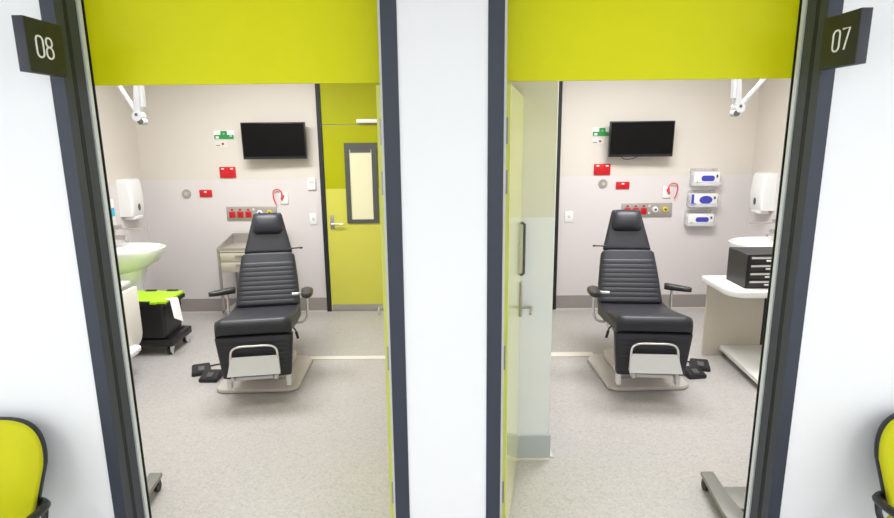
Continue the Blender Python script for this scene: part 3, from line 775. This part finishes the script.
t = thing('instrument_trolley', 'stainless steel trolley with railed top against the wall behind the chair', 'trolley', (-2.08, 6.06, 0))
X0, X1, Y0, Y1 = -.285, .315, -.26, .20
bm = B()
for x in (X0 + .012, X1 - .012):
    for y in (Y0 + .012, Y1 - .012): box(bm, x - .012, x + .012, y - .012, y + .012, .09, .80, .002, 1)
box(bm, X0, X1, Y0, Y0 + .02, .14, .165); box(bm, X0, X1, Y1 - .02, Y1, .14, .165)
obj('frame', bm, 'steel', t, smooth=False)
one('top_tray', 'tray', t, box, X0, X1, Y0, Y1, .782, .80, .003)
bm = B()
box(bm, X0, X1, Y0, Y0 + .012, .80, .826, .002, 1); box(bm, X0, X1, Y1 - .012, Y1, .80, .905, .002, 1)
for x in (X0, X1 - .012):
    prism(bm, [(Y0, .80), (Y1, .80), (Y1, .905), (Y0, .826)], x, x + .012, mtx=Matrix(((0, 0, 1, 0), (1, 0, 0, 0), (0, 1, 0, 0), (0, 0, 0, 1))))
obj('gallery_rail', bm, 'steel', t, smooth=False)
for z0, z1 in ((.685, .775), (.575, .68)):
    d_ = one('drawer', 'tray', t, box, X0 + .03, X1 - .03, Y0 - .006, Y1 - .03, z0, z1, .003)
    one('handle', 'steel', d_, box, -.10, .10, Y0 - .024, Y0 - .006, z1 - .03, z1 - .018, .003)
one('lower_shelf', 'steel', t, box, X0 + .02, X1 - .02, Y0 + .02, Y1 - .02, .145, .16)
for x in (X0 + .02, X1 - .02):
    for y in (Y0 + .02, Y1 - .02):
        bm = B(); cyl(bm, (x - .01, y, .034), (x + .01, y, .034), .034, seg=20); wl = obj('caster_wheel', bm, 'white', t)
        bm = B(); box(bm, x - .015, x + .015, y - .012, y + .012, .06, .095, .003); obj('caster_fork', bm, 'steel', wl)

# ------------------------------------------------------------------ ceiling examination lamps: jointed arm
def exam_lamp(label, E, s, q=.20):
    """E elbow position; s = side the long arm leaves to (world x)"""
    t = thing('ceiling_lamp_arm', label, 'examination lamp', (E[0] + s * .62, E[1], CEIL - .002))
    ox, oy, oz = t.location
    L = lambda p: (p[0] - ox, p[1] - oy, p[2] - oz)
    ex, ey, ez = E
    bm = B(); cyl(bm, L((ex + s * .62, ey, CEIL - .002)), L((ex + s * .62, ey, CEIL - .05)), .09, .07, 28); cyl(bm, L((ex + s * .62, ey, CEIL - .05)), L((ex + s * .62, ey, 2.62)), .02); obj('ceiling_mount', bm, 'lampw', t)
    bm = B(); tube(bm, [L((ex + s * .62, ey, 2.62)), L((ex + s * q, ey, 2.33)), L((ex, ey, ez))], .014, smooth=False); obj('long_arm', bm, 'lampw', t)
    bm = B(); box(bm, -.030, .020, -.02, .02, .0, .40, .012, 2, mtx=Matrix.Translation(L((ex, ey, ez))) @ Matrix.Rotation(-s * .10, 4, 'Y')); obj('spring_arm', bm, 'lampw', t)
    bm = B(); tube(bm, [L((ex - s * .055, ey - .02, ez + .40)), L((ex - s * .045, ey - .02, ez + .06))], .018, smooth=False); obj('counter_spring', bm, 'lampw', t)
    bm = B(); cyl(bm, L((ex, ey - .035, ez)), L((ex, ey + .035, ez)), .032, seg=24); cyl(bm, L((ex - s * .02, ey - .03, ez - .035)), L((ex - s * .02, ey + .03, ez - .035)), .022, seg=18); obj('elbow_joint', bm, 'lampw', t)
    bm = B(); cyl(bm, L((ex - s * .02, ey - .034, ez - .035)), L((ex - s * .02, ey - .030, ez - .035)), .020, seg=18); cyl(bm, L((ex, ey - .039, ez + .01)), L((ex, ey - .035, ez + .01)), .010, seg=14); obj('joint_cap', bm, 'dark', t)
    bm = B(); cyl(bm, L((ex - s * .06, ey, ez + .42)), L((ex - s * .06, ey, ez + .47)), .12, .10, 32); obj('lamp_head', bm, 'lampw', t)
exam_lamp('white jointed ceiling lamp arm showing under the header in the left room', (-2.065, 4.0, 2.075), -1, .14)
exam_lamp('white jointed ceiling lamp arm showing under the header in the right room', (1.93, 4.0, 2.09), 1)

# ------------------------------------------------------------------ wheeled equipment stands just inside the doors
def equip_stand(s, label, X, Y):
    t = thing('equipment_stand', label, 'equipment stand', (X, Y, 0))
    bm = B()
    prism(bm, [(s * x, y) for x, y in ((0, .20), (.070, .20), (.055, -.02), (.075, -.33), (-.045, -.33), (-.038, -.13))][::(1 if s > 0 else -1)], .060, .085, .004)
    prism(bm, [(s * x, y) for x, y in ((.05, .06), (.32, .06), (.32, -.13), (.04, -.13))][::(1 if s > 0 else -1)], .062, .082, .004)
    prism(bm, [(s * x, y) for x, y in ((.30, .20), (.37, .20), (.37, -.33), (.30, -.33))][::(1 if s > 0 else -1)], .060, .085, .004)
    obj('base', bm, 'stand', t)
    for (x, y) in ((.012, .155), (-.01, -.26), (.335, .155), (.335, -.28)):
        bm = B(); cyl(bm, (s * x - .012, y, .028), (s * x + .012, y, .028), .028, seg=20); box(bm, s * x - .018, s * x + .018, y - .012, y + .012, .04, .062); obj('caster_wheel', bm, 'blackp', t)
    bm = B(); cyl(bm, (s * .30, -.04, .08), (s * .30, -.04, 1.25), .019); obj('pole', bm, 'steel', t)
    bm = B(); box(bm, s * .30 - .10, s * .30 + .10, -.10, .02, 1.25, 1.45, .01); obj('monitor_head', bm, 'white', t)
equip_stand(1, 'grey wheeled stand base just inside the door of the right room', 1.392, 2.73)
equip_stand(-1, 'grey wheeled stand base just inside the door of the left room', -1.635, 2.76)

# ------------------------------------------------------------------ corridor chairs
def visitor_chair(label, loc):
    t = thing('visitor_chair', label, 'chair', loc, 0, 'yellow corridor chairs')
    def outline(sc, n=14):
        pts = []
        W_, Hh = .232, .40
        r = []
        def sup(cx, cz, rx_, rz_, a0, a1, k):
            for i in range(k + 1):
                a = a0 + (a1 - a0) * i / k
                c, s_ = math.cos(a), math.sin(a)
                r.append((cx + rx_ * math.copysign(abs(c) ** .60, c), cz + rz_ * math.copysign(abs(s_) ** .80, s_)))
        sup(0, .23, .228, .16, 0, PI, 30)
        sup(0, .10, .20, .09, PI, 2 * PI, 14)
        return [(x * sc, .2 + (z - .2) * sc) for x, z in r]
    def backmesh(bm, sc, y0, y1):
        base = outline(sc)
        def bend(x, z, y): return Vector((x, y + .10 * (x / .24) ** 2 * -.35 + .10 * ((z) / .42), z + .455))
        rs = []
        for k, (f, yy) in enumerate(((.975, y0), (1.0, y0 + .008), (1.0, y1 - .006), (.96, y1))):
            rs.append([bend(x * f, .2 + (z - .2) * f, yy) for x, z in base])
        rings(bm, rs)
    bm = B(); backmesh(bm, 1.0, -.035, -.004); obj('back_cushion', bm, 'chairy', t, angle=60)
    bm = B(); backmesh(bm, 1.006, -.010, .02); obj('back_shell', bm, 'blackp', t, angle=60)
    bm = B(); prism(bm, rrect(-.24, .24, -.47, -.02, .09, 7), .425, .475, .014); obj('seat', bm, 'chairy', t)
    bm = B(); prism(bm, rrect(-.235, .235, -.465, -.025, .09, 7), .405, .424, .004); obj('seat_pan', bm, 'blackp', t)
    for q in (-1, 1):
        bm = B()
        tube(bm, [(q * .17, .035, .51), (q * .225, -.01, .530), (q * .262, -.07, .550), (q * .270, -.25, .57), (q * .265, -.36, .565)], .019, flat=.8)
        obj('armrest', bm, 'blackp', t)
        bm = B(); tube(bm, [(q * .265, -.33, .562), (q * .268, -.34, .53), (q * .255, -.32, .45), (q * .235, -.30, .415)], .012); obj('arm_support', bm, 'blackp', t)
        bm = B(); tube(bm, [(q * .225, -.01, .525), (q * .235, -.04, .48), (q * .215, -.07, .415)], .012); obj('arm_support', bm, 'blackp', t)
        for y, ya in ((-.40, -.44), (-.08, -.02)):
            bm = B(); cyl(bm, (q * .20, y, .41), (q * .235, ya, .004), .012, .011, 14); obj('leg', bm, 'blackp', t)
    for q in (-.09, .09):
        bm = B(); tube(bm, [(q, -.12, .41), (q, .01, .42), (q, .045, .52), (q, .07, .62)], .011); obj('back_support', bm, 'blackp', t)
visitor_chair('yellow green visitor chair at the left edge, below the 08 sign', (-1.827, 2.045, 0))
visitor_chair('yellow green visitor chair at the right edge, below the 07 sign', (1.895, 2.045, 0))
